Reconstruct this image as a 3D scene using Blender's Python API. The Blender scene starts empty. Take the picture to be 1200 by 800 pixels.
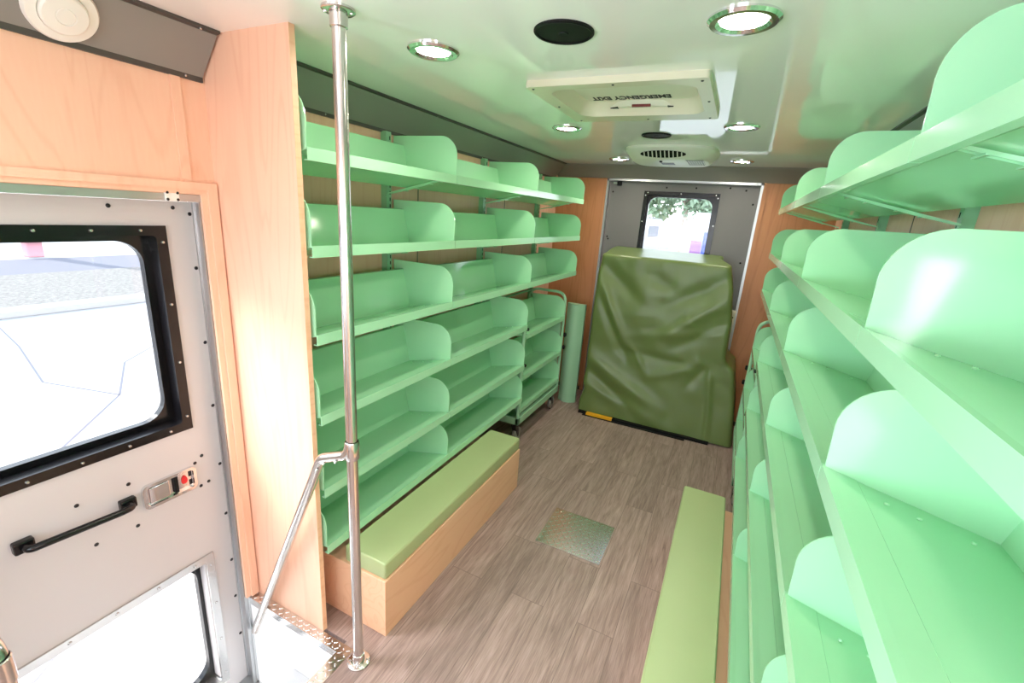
import bpy, bmesh, math, random
from mathutils import Vector, Matrix, noise
from math import pi, sin, cos, radians
random.seed(7)
sc = bpy.context.scene
C = sc.collection
# ------------------------------------------------------------------ layout (metres)
WL, WR, H, YR, YF = -1.545, 0.615, 2.055, 4.047, -1.35
LXF, RXF = -1.15, 0.22
LZ = [1.7486, 1.4668, 1.184, 0.8985, 0.6146, 0.374]
RZ = [1.7525, 1.467, 1.214, 0.931, 0.652, 0.353]
LYB = [0.992, 1.7845, 2.6985, 3.6235]
RYB = [0.330, 0.900, 1.7875, 2.7000, 3.6235]

# ------------------------------------------------------------------ materials
def lin(c):
    return tuple(((v/255)/12.92 if v/255 <= .04045 else ((v/255+.055)/1.055)**2.4) for v in c) + (1,)

def mat(name, col, rough=.5, metal=0., spec=.5, coat=0., noise_amt=0., noise_scale=20, bump=0., bump_scale=60, stretch=None):
    m = bpy.data.materials.new(name); m.use_nodes = True
    nt = m.node_tree; b = nt.nodes['Principled BSDF']
    c = lin(col)
    b.inputs['Base Color'].default_value = c
    b.inputs['Roughness'].default_value = rough
    b.inputs['Metallic'].default_value = metal
    b.inputs['Specular IOR Level'].default_value = spec
    b.inputs['Coat Weight'].default_value = coat
    b.inputs['Coat Roughness'].default_value = .08
    tc = nt.nodes.new('ShaderNodeTexCoord'); mp = nt.nodes.new('ShaderNodeMapping')
    nt.links.new(tc.outputs['Object'], mp.inputs['Vector'])
    if stretch: mp.inputs['Scale'].default_value = stretch
    n = nt.nodes.new('ShaderNodeTexNoise'); n.inputs['Scale'].default_value = noise_scale
    n.inputs['Detail'].default_value = 4
    nt.links.new(mp.outputs['Vector'], n.inputs['Vector'])
    r = nt.nodes.new('ShaderNodeMix'); r.data_type = 'RGBA'
    k = 1-noise_amt
    r.inputs['A'].default_value = (c[0]*k, c[1]*k, c[2]*k, 1)
    r.inputs['B'].default_value = (min(1, c[0]*(1+noise_amt)), min(1, c[1]*(1+noise_amt)), min(1, c[2]*(1+noise_amt)), 1)
    nt.links.new(n.outputs['Fac'], r.inputs['Factor'])
    nt.links.new(r.outputs['Result'], b.inputs['Base Color'])
    if bump:
        n2 = nt.nodes.new('ShaderNodeTexNoise'); n2.inputs['Scale'].default_value = bump_scale
        nt.links.new(tc.outputs['Object'], n2.inputs['Vector'])
        bp = nt.nodes.new('ShaderNodeBump'); bp.inputs['Strength'].default_value = bump; bp.inputs['Distance'].default_value = .002
        nt.links.new(n2.outputs['Fac'], bp.inputs['Height']); nt.links.new(bp.outputs['Normal'], b.inputs['Normal'])
    return m

def wood_mat(name, c1, c2, c3, axis='Z', rough=.46):
    """maple veneer: soft cathedral grain running along axis"""
    m = bpy.data.materials.new(name); m.use_nodes = True
    nt = m.node_tree; b = nt.nodes['Principled BSDF']; L = nt.links.new
    tc = nt.nodes.new('ShaderNodeTexCoord'); mp = nt.nodes.new('ShaderNodeMapping')
    s = {'Z': (5.5, 5.5, .55), 'Y': (5.5, .55, 5.5)}[axis]
    mp.inputs['Scale'].default_value = s
    L(tc.outputs['Object'], mp.inputs['Vector'])
    n1 = nt.nodes.new('ShaderNodeTexNoise'); n1.inputs['Scale'].default_value = 1.1; n1.inputs['Detail'].default_value = 2; n1.inputs['Distortion'].default_value = .5
    L(mp.outputs['Vector'], n1.inputs['Vector'])
    mul = nt.nodes.new('ShaderNodeMath'); mul.operation = 'MULTIPLY'; mul.inputs[1].default_value = 9
    L(n1.outputs['Fac'], mul.inputs[0])
    fr = nt.nodes.new('ShaderNodeMath'); fr.operation = 'PINGPONG'; fr.inputs[1].default_value = .5
    L(mul.outputs[0], fr.inputs[0])
    n2 = nt.nodes.new('ShaderNodeTexNoise'); n2.inputs['Scale'].default_value = 22; n2.inputs['Detail'].default_value = 3
    L(mp.outputs['Vector'], n2.inputs['Vector'])
    n3 = nt.nodes.new('ShaderNodeTexNoise'); n3.inputs['Scale'].default_value = .5
    L(mp.outputs['Vector'], n3.inputs['Vector'])
    r1 = nt.nodes.new('ShaderNodeMix'); r1.data_type = 'RGBA'
    r1.inputs['A'].default_value = lin(c1); r1.inputs['B'].default_value = lin(c2)
    mr = nt.nodes.new('ShaderNodeMapRange'); mr.inputs['From Min'].default_value = .3; mr.inputs['From Max'].default_value = .5
    mr.interpolation_type = 'SMOOTHSTEP'; mr.inputs['To Max'].default_value = .55
    L(fr.outputs[0], mr.inputs['Value']); L(mr.outputs['Result'], r1.inputs['Factor'])
    r2 = nt.nodes.new('ShaderNodeMix'); r2.data_type = 'RGBA'; r2.inputs['B'].default_value = lin(c3)
    m2 = nt.nodes.new('ShaderNodeMath'); m2.operation = 'MULTIPLY'
    L(n2.outputs['Fac'], m2.inputs[0]); L(n3.outputs['Fac'], m2.inputs[1])
    L(m2.outputs[0], r2.inputs['Factor']); L(r1.outputs['Result'], r2.inputs['A'])
    L(r2.outputs['Result'], b.inputs['Base Color'])
    b.inputs['Roughness'].default_value = rough
    return m

def floor_mat():
    m = bpy.data.materials.new('grey_oak_vinyl_planks'); m.use_nodes = True
    nt = m.node_tree; b = nt.nodes['Principled BSDF']; L = nt.links.new
    tc = nt.nodes.new('ShaderNodeTexCoord'); sep = nt.nodes.new('ShaderNodeSeparateXYZ'); cmb = nt.nodes.new('ShaderNodeCombineXYZ')
    L(tc.outputs['Object'], sep.inputs[0]); L(sep.outputs['Y'], cmb.inputs['X']); L(sep.outputs['X'], cmb.inputs['Y'])
    br = nt.nodes.new('ShaderNodeTexBrick'); br.offset = .37
    br.inputs['Scale'].default_value = 1; br.inputs['Brick Width'].default_value = .92; br.inputs['Row Height'].default_value = .152
    br.inputs['Mortar Size'].default_value = .0012; br.inputs['Mortar Smooth'].default_value = .1
    br.inputs['Color1'].default_value = (0, 0, 0, 1); br.inputs['Color2'].default_value = (1, 1, 1, 1); br.inputs['Mortar'].default_value = (.3, .3, .3, 1)
    L(cmb.outputs[0], br.inputs['Vector'])
    # per-plank offset of the grain
    add = nt.nodes.new('ShaderNodeVectorMath'); add.operation = 'ADD'
    sc3 = nt.nodes.new('ShaderNodeVectorMath'); sc3.operation = 'SCALE'; sc3.inputs['Scale'].default_value = 7.3
    L(br.outputs['Color'], sc3.inputs[0]); L(sc3.outputs[0], add.inputs[0]); L(cmb.outputs[0], add.inputs[1])
    mp = nt.nodes.new('ShaderNodeMapping'); mp.inputs['Scale'].default_value = (1.6, 17, 1)
    L(add.outputs[0], mp.inputs['Vector'])
    n1 = nt.nodes.new('ShaderNodeTexNoise'); n1.inputs['Scale'].default_value = 1.6; n1.inputs['Detail'].default_value = 7; n1.inputs['Roughness'].default_value = .62; n1.inputs['Distortion'].default_value = 1.1
    L(mp.outputs['Vector'], n1.inputs['Vector'])
    mp2 = nt.nodes.new('ShaderNodeMapping'); mp2.inputs['Scale'].default_value = (6, 130, 1)
    L(add.outputs[0], mp2.inputs['Vector'])
    n2 = nt.nodes.new('ShaderNodeTexNoise'); n2.inputs['Scale'].default_value = 2; n2.inputs['Detail'].default_value = 3
    L(mp2.outputs['Vector'], n2.inputs['Vector'])
    cr = nt.nodes.new('ShaderNodeValToRGB')
    e = cr.color_ramp.elements; e[0].position = .28; e[0].color = lin((104, 84, 79)); e[1].position = .72; e[1].color = lin((186, 161, 154))
    k = e.new(.5); k.color = lin((151, 128, 121))
    avg = nt.nodes.new('ShaderNodeMix'); avg.data_type = 'FLOAT'; avg.inputs['Factor'].default_value = .38
    L(n1.outputs['Fac'], avg.inputs['A']); L(n2.outputs['Fac'], avg.inputs['B']); L(avg.outputs['Result'], cr.inputs['Fac'])
    mx = nt.nodes.new('ShaderNodeMix'); mx.data_type = 'RGBA'; mx.blend_type = 'MULTIPLY'; mx.inputs['Factor'].default_value = 1
    tone = nt.nodes.new('ShaderNodeMapRange'); tone.inputs['To Min'].default_value = .86; tone.inputs['To Max'].default_value = 1.08
    L(br.outputs['Color'], tone.inputs['Value'])
    L(cr.outputs['Color'], mx.inputs['A']); L(tone.outputs['Result'], mx.inputs['B'])
    mo = nt.nodes.new('ShaderNodeMix'); mo.data_type = 'RGBA'; mo.inputs['B'].default_value = lin((84, 70, 63))
    mf = nt.nodes.new('ShaderNodeMath'); mf.operation = 'MULTIPLY'; mf.inputs[1].default_value = .6
    L(br.outputs['Fac'], mf.inputs[0]); L(mf.outputs[0], mo.inputs['Factor']); L(mx.outputs['Result'], mo.inputs['A'])
    L(mo.outputs['Result'], b.inputs['Base Color'])
    b.inputs['Roughness'].default_value = .42
    bp = nt.nodes.new('ShaderNodeBump'); bp.inputs['Strength'].default_value = .12; bp.inputs['Distance'].default_value = .001
    L(avg.outputs['Result'], bp.inputs['Height']); L(bp.outputs['Normal'], b.inputs['Normal'])
    return m

def glass_mat(name):
    m = bpy.data.materials.new(name); m.use_nodes = True
    nt = m.node_tree; nt.nodes.clear()
    o = nt.nodes.new('ShaderNodeOutputMaterial'); t = nt.nodes.new('ShaderNodeBsdfTransparent'); g = nt.nodes.new('ShaderNodeBsdfGlossy')
    g.inputs['Roughness'].default_value = .02; t.inputs['Color'].default_value = (.97, .98, .98, 1)
    lw = nt.nodes.new('ShaderNodeLayerWeight'); lw.inputs['Blend'].default_value = .5
    pw = nt.nodes.new('ShaderNodeMath'); pw.operation = 'POWER'; pw.inputs[1].default_value = 5; nt.links.new(lw.outputs['Facing'], pw.inputs[0])
    f = nt.nodes.new('ShaderNodeMath'); f.operation = 'MULTIPLY_ADD'; f.inputs[1].default_value = .7; f.inputs[2].default_value = .025; nt.links.new(pw.outputs[0], f.inputs[0])
    mx = nt.nodes.new('ShaderNodeMixShader')
    nt.links.new(f.outputs[0], mx.inputs[0]); nt.links.new(t.outputs[0], mx.inputs[1]); nt.links.new(g.outputs[0], mx.inputs[2])
    nt.links.new(mx.outputs[0], o.inputs['Surface'])
    return m

def emit_mat(name, col, s):
    m = bpy.data.materials.new(name); m.use_nodes = True
    b = m.node_tree.nodes['Principled BSDF']
    b.inputs['Emission Color'].default_value = lin(col); b.inputs['Emission Strength'].default_value = s
    b.inputs['Base Color'].default_value = lin((240, 240, 240))
    return m

M = {}
M['green'] = mat('mint_powder_coat', (164, 222, 179), .11, spec=.5, noise_amt=.02, noise_scale=6)
M['green_dk'] = mat('mint_upright_paint', (138, 200, 156), .35, noise_amt=.03)
M['sage'] = mat('sage_panel_paint', (152, 200, 164), .35, noise_amt=.03, noise_scale=5)
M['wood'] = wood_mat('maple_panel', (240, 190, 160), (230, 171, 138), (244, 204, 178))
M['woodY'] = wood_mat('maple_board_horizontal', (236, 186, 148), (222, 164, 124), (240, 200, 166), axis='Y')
M['wood_rear_shaded'] = wood_mat('maple_rear_panel_shaded', (184, 122, 80), (158, 98, 60), (194, 138, 96))  # same maple, darkened to carry the shade at the rear end
M['floor'] = floor_mat()
M['ceil'] = mat('gloss_white_ceiling', (246, 245, 243), .05, spec=.55, coat=.12, noise_amt=.015, noise_scale=2)
M['cove'] = mat('grey_cove_vinyl', (136, 132, 127), .5, noise_amt=.03, noise_scale=8, bump=.1, bump_scale=300)
M['cove_edge'] = mat('dark_cove_edging', (70, 66, 62), .45)
M['doorgrey'] = mat('door_grey_laminate', (196, 190, 190), .42, noise_amt=.015, noise_scale=4)
M['doordark'] = mat('rear_door_grey', (112, 110, 112), .5, noise_amt=.02, noise_scale=30)
M['black'] = mat('black_gloss_plastic', (9, 9, 12), .22, spec=.35)
M['blackm'] = mat('black_matt', (7, 7, 8), .6, spec=.25, noise_amt=.1)
M['screw'] = mat('dark_screw_steel', (48, 46, 48), .35, metal=.8)
M['screwl'] = mat('bright_screw_steel', (200, 198, 196), .25, metal=1)
M['steel'] = mat('brushed_stainless', (214, 211, 209), .2, metal=1, noise_amt=.04, noise_scale=40, stretch=(1, 1, .05))
M['alu'] = mat('aluminium_extrusion', (190, 191, 193), .36, metal=1, noise_amt=.03)
M['plate'] = mat('diamond_plate_aluminium', (222, 222, 222), .2, metal=1, noise_amt=.06, noise_scale=14)
M['sheet'] = mat('smooth_aluminium_sheet', (246, 246, 246), .45, metal=.15, noise_amt=.03)
M['chrome'] = mat('chrome', (226, 226, 228), .1, metal=1)
M['cushion'] = mat('sage_green_vinyl', (168, 184, 132), .42, noise_amt=.04, noise_scale=5, bump=.12, bump_scale=420)
M['cover'] = mat('olive_vinyl_tarp', (101, 119, 66), .36, spec=.45, noise_amt=.07, noise_scale=5, bump=.1, bump_scale=200)
M['white'] = mat('white_plastic', (238, 236, 228), .38, noise_amt=.01)
M['cream'] = mat('cream_plastic', (226, 221, 198), .34, noise_amt=.02)
M['lidm'] = mat('hatch_lid_plastic', (236, 234, 218), .4, noise_amt=.02)
M['ink'] = mat('black_ink', (34, 34, 34), .6)
M['red'] = mat('red_enamel', (214, 30, 36), .4)
M['maroon'] = mat('maroon_button', (120, 44, 40), .4)
M['yellow'] = mat('safety_yellow', (240, 170, 20), .5)
M['rubber'] = mat('clear_grey_rubber', (132, 130, 128), .22)
M['glass'] = glass_mat('window_glass')
M['lamp'] = emit_mat('led_lens', (255, 246, 224), 112)
M['asphalt'] = mat('pale_concrete', (176, 174, 172), .9, noise_amt=.05, noise_scale=1.2)
M['road'] = mat('grey_road', (106, 106, 115), .9, noise_amt=.06, noise_scale=5)
M['gravel'] = mat('gravel_verge', (124, 119, 113), .95, noise_amt=.8, noise_scale=14)
M['curb'] = mat('curb_concrete', (172, 170, 168), .9, noise_amt=.05)
M['leaf'] = mat('leaf_green', (140, 164, 134), .6, noise_amt=.35, noise_scale=.8)
M['leaf2'] = mat('leaf_yellow_green', (166, 182, 144), .6, noise_amt=.35, noise_scale=.8)
M['bark'] = mat('pale_bark', (190, 172, 158), .9, noise_amt=.2, noise_scale=3)
M['post'] = mat('faded_red_post', (214, 150, 160), .7, noise_amt=.08)
M['vwhite'] = mat('white_vehicle_paint', (168, 168, 174), .3)
M['vblue'] = mat('blue_decal', (36, 62, 150), .4)
M['vpurple'] = mat('purple_decal', (128, 84, 138), .4)
M['vgrey'] = mat('grey_vehicle_trim', (112, 112, 124), .5)

# ------------------------------------------------------------------ mesh helpers
def bm_new(): return bmesh.new()
def obj(name, bm, m, parent=None, smooth=False, loc=None):
    bmesh.ops.recalc_face_normals(bm, faces=bm.faces)
    me = bpy.data.meshes.new(name); bm.to_mesh(me); bm.free()
    if smooth:
        for p in me.polygons: p.use_smooth = True
        try: me.set_sharp_from_angle(angle=radians(38))
        except Exception: pass
    me.materials.append(M[m] if isinstance(m, str) else m)
    o = bpy.data.objects.new(name, me); C.objects.link(o)
    if parent: o.parent = parent
    if loc: o.location = loc
    return o
def thing(name, label, cat, loc=(0, 0, 0), group=None):
    o = bpy.data.objects.new(name, None); C.objects.link(o); o.location = loc
    o.empty_display_size = .05
    o['label'] = label; o['category'] = cat
    if group: o['group'] = group
    return o
def tag(o, label, cat, group=None):
    o['label'] = label; o['category'] = cat
    if group: o['group'] = group
    return o
def struct(o): o['kind'] = 'structure'; return o
def bx(bm, a, b, bev=0., seg=2):
    x0, y0, z0 = a; x1, y1, z1 = b
    vs = [bm.verts.new((x, y, z)) for x in (x0, x1) for y in (y0, y1) for z in (z0, z1)]
    fs = [bm.faces.new([vs[i] for i in q]) for q in ((0, 1, 3, 2), (4, 6, 7, 5), (0, 4, 5, 1), (2, 3, 7, 6), (0, 2, 6, 4), (1, 5, 7, 3))]
    if bev:
        es = list({e for f in fs for e in f.edges})
        bmesh.ops.bevel(bm, geom=es, offset=bev, segments=seg, profile=.5, affect='EDGES')
    return bm
def prism(bm, pts, vec):
    """polygon (list of 3d points) extruded along vec"""
    v = Vector(vec)
    a = [bm.verts.new(p) for p in pts]; b = [bm.verts.new(Vector(p)+v) for p in pts]
    n = len(pts)
    bm.faces.new(a); bm.faces.new(b[::-1])
    for i in range(n): bm.faces.new((a[i], b[i], b[(i+1) % n], a[(i+1) % n]))
    return bm
def cyl(bm, p0, p1, r0, r1=None, n=20, cap=True):
    r1 = r0 if r1 is None else r1
    p0, p1 = Vector(p0), Vector(p1); d = (p1-p0).normalized()
    u = d.orthogonal().normalized(); w = d.cross(u)
    A = [bm.verts.new(p0+(u*cos(2*pi*i/n)+w*sin(2*pi*i/n))*r0) for i in range(n)]
    B = [bm.verts.new(p1+(u*cos(2*pi*i/n)+w*sin(2*pi*i/n))*r1) for i in range(n)]
    for i in range(n): bm.faces.new((A[i], A[(i+1) % n], B[(i+1) % n], B[i]))
    if cap: bm.faces.new(A[::-1]); bm.faces.new(B)
    return bm
def lathe(bm, prof, o, d, n=40):
    """prof: (radius, height) along direction d from o"""
    o, d = Vector(o), Vector(d).normalized(); u = d.orthogonal().normalized(); w = d.cross(u)
    rings = []
    for r, h in prof:
        if r < 1e-6: rings.append([bm.verts.new(o+d*h)])
        else: rings.append([bm.verts.new(o+d*h+(u*cos(2*pi*i/n)+w*sin(2*pi*i/n))*r) for i in range(n)])
    for A, B in zip(rings, rings[1:]):
        for i in range(n):
            j = (i+1) % n
            if len(A) == 1 and len(B) == 1: continue
            if len(A) == 1: bm.faces.new((A[0], B[i], B[j]))
            elif len(B) == 1: bm.faces.new((A[i], A[j], B[0]))
            else: bm.faces.new((A[i], A[j], B[j], B[i]))
    return bm
def fillet(pts, r, k=8):
    pts = [Vector(p) for p in pts]; out = [pts[0]]
    for a, b, c in zip(pts, pts[1:], pts[2:]):
        d1 = (a-b).normalized(); d2 = (c-b).normalized()
        ang = d1.angle(d2)
        t = min(r/math.tan(ang/2), (a-b).length*.49, (c-b).length*.49)
        p, q = b+d1*t, b+d2*t
        for i in range(k+1):
            s = i/k; out.append(p.lerp(b, s).lerp(b.lerp(q, s), s))
    out.append(pts[-1]); return out
def tube(bm, pts, r, n=16, cap=True):
    pts = [Vector(p) for p in pts]
    prev = None; rings = []
    for i, p in enumerate(pts):
        t = (pts[min(i+1, len(pts)-1)]-pts[max(i-1, 0)]).normalized()
        if prev is None: u = t.orthogonal().normalized()
        else: u = (prev-t*prev.dot(t)).normalized()
        prev = u; w = t.cross(u)
        rings.append([bm.verts.new(p+(u*cos(2*pi*j/n)+w*sin(2*pi*j/n))*r) for j in range(n)])
    for A, B in zip(rings, rings[1:]):
        for j in range(n): bm.faces.new((A[j], A[(j+1) % n], B[(j+1) % n], B[j]))
    if cap: bm.faces.new(rings[0][::-1]); bm.faces.new(rings[-1])
    return bm
def rrect(u0, v0, u1, v1, r, k=7):
    out = []
    for cx, cy, a0 in ((u1-r, v1-r, 0), (u0+r, v1-r, 90), (u0+r, v0+r, 180), (u1-r, v0+r, 270)):
        out.append([(cx+r*cos(radians(a0+90*i/k)), cy+r*sin(radians(a0+90*i/k))) for i in range(k+1)])
    return out
def ring_plate(bm, outer, inner, r, f, t0, t1, ro=0.):
    """plate with a rounded hole. outer/inner=(u0,v0,u1,v1); f(u,v,t)->point; t0..t1 thickness"""
    ic = rrect(*inner, r)
    u0, v0, u1, v1 = outer
    if ro: oc = rrect(*outer, ro)
    else:
        oc = [[c]*8 for c in ((u1, v1), (u0, v1), (u0, v0), (u1, v0))]
    I = [p for c in ic for p in c]; O = [p for c in oc for p in c]
    n = len(I)
    vi = [[bm.verts.new(f(*p, t)) for p in I] for t in (t0, t1)]
    cache = {}
    vo = []
    for t in (t0, t1):
        row = []
        for p in O:
            key = (round(p[0], 6), round(p[1], 6), t)
            if key not in cache: cache[key] = bm.verts.new(f(*p, t))
            row.append(cache[key])
        vo.append(row)
    def face(*v):
        s = []
        for q in v:
            if q not in s: s.append(q)
        if len(s) > 2:
            try: bm.faces.new(s)
            except ValueError: pass
    for i in range(n):
        j = (i+1) % n
        for k in (0, 1): face(vi[k][i], vi[k][j], vo[k][j], vo[k][i])
        face(vi[0][i], vi[0][j], vi[1][j], vi[1][i]); face(vo[0][i], vo[0][j], vo[1][j], vo[1][i])
    return bm
def sheet(bm, prof, t, y0, y1, f):
    """thin folded sheet: prof = [(d,z)...] folded profile, swept y0..y1; f maps (d,y,z)->point"""
    P = [Vector(p) for p in prof]; n = len(P); off = []
    for i in range(n):
        ts = []
        if i: ts.append((P[i]-P[i-1]).normalized())
        if i < n-1: ts.append((P[i+1]-P[i]).normalized())
        ns = [Vector((-q.y, q.x)) for q in ts]
        s = sum(ns, Vector((0, 0))).normalized()
        off.append(P[i]+s*t/max(.3, s.dot(ns[0])))
    poly = list(P)+off[::-1]
    prism(bm, [f(p.x, y0, p.y) for p in poly], Vector(f(0, y1, 0))-Vector(f(0, y0, 0)))
    return bm

def screws(parent, spots, d, m, r=.0055, h=.005, n=12, name='screw'):
    first = None
    for p in spots:
        if first is None:
            first = obj(name, lathe(bm_new(), [(0, h), (r*.65, h*.85), (r, h*.2), (r, -.001)], (0, 0, 0), d, n), m, parent, smooth=True, loc=p)
        else:
            c = first.copy(); C.objects.link(c); c.parent = parent; c.location = p
# ------------------------------------------------------------------ copies
def copy_tree(o, parent=None):
    c = o.copy(); C.objects.link(c)
    if parent: c.parent = parent
    for ch in list(o.children): copy_tree(ch, c)
    return c

# ================================================================== SETTING
DY0, DY1, DZ1, DZ0 = 0.10, 0.940, 1.592, -0.45          # entry-door opening
b = bm_new()
bx(b, (-1.05, YF, -.05), (WR, 4.2, 0)); bx(b, (WL-.08, .975, -.05), (-1.05, 4.2, 0)); bx(b, (WL-.08, YF, -.05), (-1.05, .09, 0))
struct(obj('floor', b, 'floor'))
# ceiling with the roof-hatch opening
hx0, hx1, hy0, hy1 = -.705, -.175, 1.60, 2.15
b = bm_new()
bx(b, (WL-.08, YF, H), (hx0, 4.2, H+.06)); bx(b, (hx1, YF, H), (WR+.08, 4.2, H+.06))
bx(b, (hx0, YF, H), (hx1, hy0, H+.06)); bx(b, (hx0, hy1, H), (hx1, 4.2, H+.06))
struct(obj('ceiling', b, 'ceil'))
# left wall
b = bm_new()
LWN = (-1.0, 1.0, -.25, 1.62)  # opening added behind the camera for the fill lamp
bx(b, (WL-.08, YF, -.5), (WL, LWN[0], H)); bx(b, (WL-.08, LWN[2], -.5), (WL, DY0, H)); bx(b, (WL-.08, LWN[0], -.5), (WL, LWN[2], LWN[1])); bx(b, (WL-.08, LWN[0], LWN[3]), (WL, LWN[2], H)); bx(b, (WL-.08, DY1, -.5), (WL, 4.2, H)); bx(b, (WL-.08, DY0, DZ1), (WL, DY1, H))
struct(obj('wall_left', b, 'wood'))
# right wall with a front side window
RW = (-.47, 1.24, .10, 1.58)
b = bm_new()
bx(b, (WR, YF, -.05), (WR+.08, RW[0], H)); bx(b, (WR, RW[2], -.05), (WR+.08, 4.2, H))
bx(b, (WR, RW[0], -.05), (WR+.08, RW[2], RW[1])); bx(b, (WR, RW[0], RW[3]), (WR+.08, RW[2], H))
struct(obj('wall_right', b, 'wood'))
w = struct(obj('window_1', ring_plate(bm_new(), (RW[0]-.03, RW[1]-.03, RW[2]+.03, RW[3]+.03), (RW[0]+.02, RW[1]+.02, RW[2]-.02, RW[3]-.02), .05, lambda u, v, t: (t, u, v), WR-.012, WR+.03), 'black'))
obj('window_pane', bx(bm_new(), (WR+.012, RW[0], RW[1]), (WR+.018, RW[2], RW[3])), 'glass', w)
# rear wall around the lift doorway
RX0, RX1, RZ1 = -1.092, .108, 1.958
b = bm_new()
bx(b, (WL, YR, 0), (RX0, YR+.12, H)); bx(b, (RX1, YR, 0), (WR, YR+.12, H)); bx(b, (RX0, YR, RZ1), (RX1, YR+.12, H))
struct(obj('wall_rear', b, 'wood_rear_shaded'))
w = struct(obj('added_side_window', ring_plate(bm_new(), (LWN[0]-.03, LWN[1]-.03, LWN[2]+.03, LWN[3]+.03), (LWN[0]+.02, LWN[1]+.02, LWN[2]-.02, LWN[3]-.02), .05, lambda u, v, t: (t, u, v), WL-.03, WL+.012), 'black'))  # unseen window, added so fill light can enter from left front
obj('window_pane', bx(bm_new(), (WL-.026, LWN[0], LWN[1]), (WL-.02, LWN[2], LWN[3])), 'glass', w)
# front bulkhead with the windscreen opening (behind the camera)
b = bm_new()
fx0, fx1, fz0, fz1 = -1.25, .40, .95, 1.85
bx(b, (WL, YF-.08, -.05), (fx0, YF, H)); bx(b, (fx1, YF-.08, -.05), (WR, YF, H)); bx(b, (fx0, YF-.08, -.05), (fx1, YF, fz0)); bx(b, (fx0, YF-.08, fz1), (fx1, YF, H))
struct(obj('wall_front', b, 'doorgrey'))
w = struct(obj('window_2', ring_plate(bm_new(), (fx0-.04, fz0-.04, fx1+.04, fz1+.04), (fx0+.03, fz0+.03, fx1-.03, fz1-.03), .08, lambda u, v, t: (u, t, v), YF-.03, YF+.012), 'black'))
obj('window_pane', bx(bm_new(), (fx0, YF-.03, fz0), (fx1, YF-.024, fz1)), 'glass', w)

# sloped coves between wall and ceiling
def cove(name, y0, y1, side):
    s, X = (-1, WL) if side == 'L' else (1, WR)
    f = lambda d, z: (X - s*d, y0, z)
    b = bm_new(); prism(b, [f(0, H), f(.098, H), f(.094, H-.012), f(.004, 1.935), f(0, 1.932)], (0, y1-y0, 0))
    o = struct(obj(name, b, 'cove'))
    e = bm_new(); prism(e, [f(.096, H), f(.112, H), f(.112, H-.007), f(.093, H-.010)], (0, y1-y0, 0))
    prism(e, [f(0, 1.940), f(.009, 1.940), f(.008, 1.926), f(0, 1.926)], (0, y1-y0, 0))
    obj('edging', e, 'cove_edge', o)
    sp_ = []
    for i in range(int((y1-y0)/.62)+1):
        y = y1-.05-i*.62
        if y > y0+.01: sp_ += [(f(.103, 0)[0], y, H-.008), (f(.009, 0)[0], y, 1.934)]
    screws(o, sp_, (-s*.6, 0, -.8), 'screwl', r=.004, h=.004, n=10)
    return o
cove('trim_1', .985, 3.95, 'L'); c2 = cove('trim_2', YF, .955, 'L'); cove('trim_3', YF, 3.95, 'R')
b = bm_new(); prism(b, [(WL, 3.925, H), (WL, YR, H), (WL, YR, 1.955), (WL, YR-.012, 1.955), (WL, 3.93, H-.012)], (WR-WL, 0, 0))
o = struct(obj('trim_4', b, 'cove'))
# seams of the wall panels, batten over the door
b = bm_new(); bx(b, (WL, .862, 1.633), (WL+.007, .889, 1.932))
struct(obj('trim_5', b, 'wood'))
b = bm_new()
for y in (2.02, 3.02): bx(b, (WL, y, .05), (WL+.002, y+.005, 1.93))
for y in (1.42, 2.35): bx(b, (WR-.002, y, .05), (WR, y+.005, 1.93))
struct(obj('trim_6', b, 'cove_edge'))
# wood casing of the entry door, stepped
b = bm_new()
bx(b, (WL, DY1-.030, .012), (WL+.011, DY1-.012, DZ1+.006)); bx(b, (WL, DY1-.012, .012), (WL+.020, DY1+.0165, DZ1+.0415))
bx(b, (WL, DY0, DZ1+.006), (WL+.0112, DY1-.012, DZ1+.020)); bx(b, (WL, DY0, DZ1+.020), (WL+.0202, DY1-.012, DZ1+.0415))
struct(obj('trim_7', b, 'wood'))
# silver jamb
b = bm_new()
bx(b, (WL-.08, DY1-.022, DZ0), (WL+.004, DY1-.004, DZ1)); bx(b, (WL-.08, DY0, DZ1-.018), (WL+.004, DY1-.004, DZ1+.004)); bx(b, (WL-.08, DY0, DZ0), (WL+.004, DY0+.02, DZ1))
bx(b, (WL-.012, DY1-.034, DZ0), (WL-.002, DY1-.02, DZ1-.016))
bx(b, (WL-.09, DY0, -.47), (WL-.001, DY1, DZ0-.002))
struct(obj('trim_8', b, 'alu'))
# rear doorway jamb and casing
b = bm_new()
for x, s in ((RX0, 1), (RX1, -1)):
    bx(b, (min(x, x+s*.018), YR-.006, 0), (max(x, x+s*.018), YR+.05, RZ1))
bx(b, (RX0, YR-.006, RZ1-.020), (RX1, YR+.05, RZ1))
struct(obj('trim_9', b, 'alu'))
b = bm_new()
for x0, x1 in ((RX0-.03, RX0), (RX1, RX1+.03)): bx(b, (x0, YR-.010, 0), (x1, YR, RZ1+.0))
bx(b, (RX0-.03, YR-.010, RZ1), (RX1+.03, YR, RZ1+.018))
struct(obj('trim_10', b, 'wood_rear_shaded'))
b = bm_new(); bx(b, (WL, YR-.012, 0), (RX0-.03, YR, .035)); bx(b, (RX1+.03, YR-.012, 0), (WR, YR, .035))
struct(obj('baseboard_rear', b, 'cove_edge'))

# wooden partition at the end of the left shelves
b = bm_new(); bx(b, (WL, .962, 0), (-1.160, .981, H))
p = struct(obj('wall_partition', b, 'wood'))
obj('edge_band', bx(bm_new(), (-1.160, .962, 0), (-1.1585, .981, H)), 'woodY', p)

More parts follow.
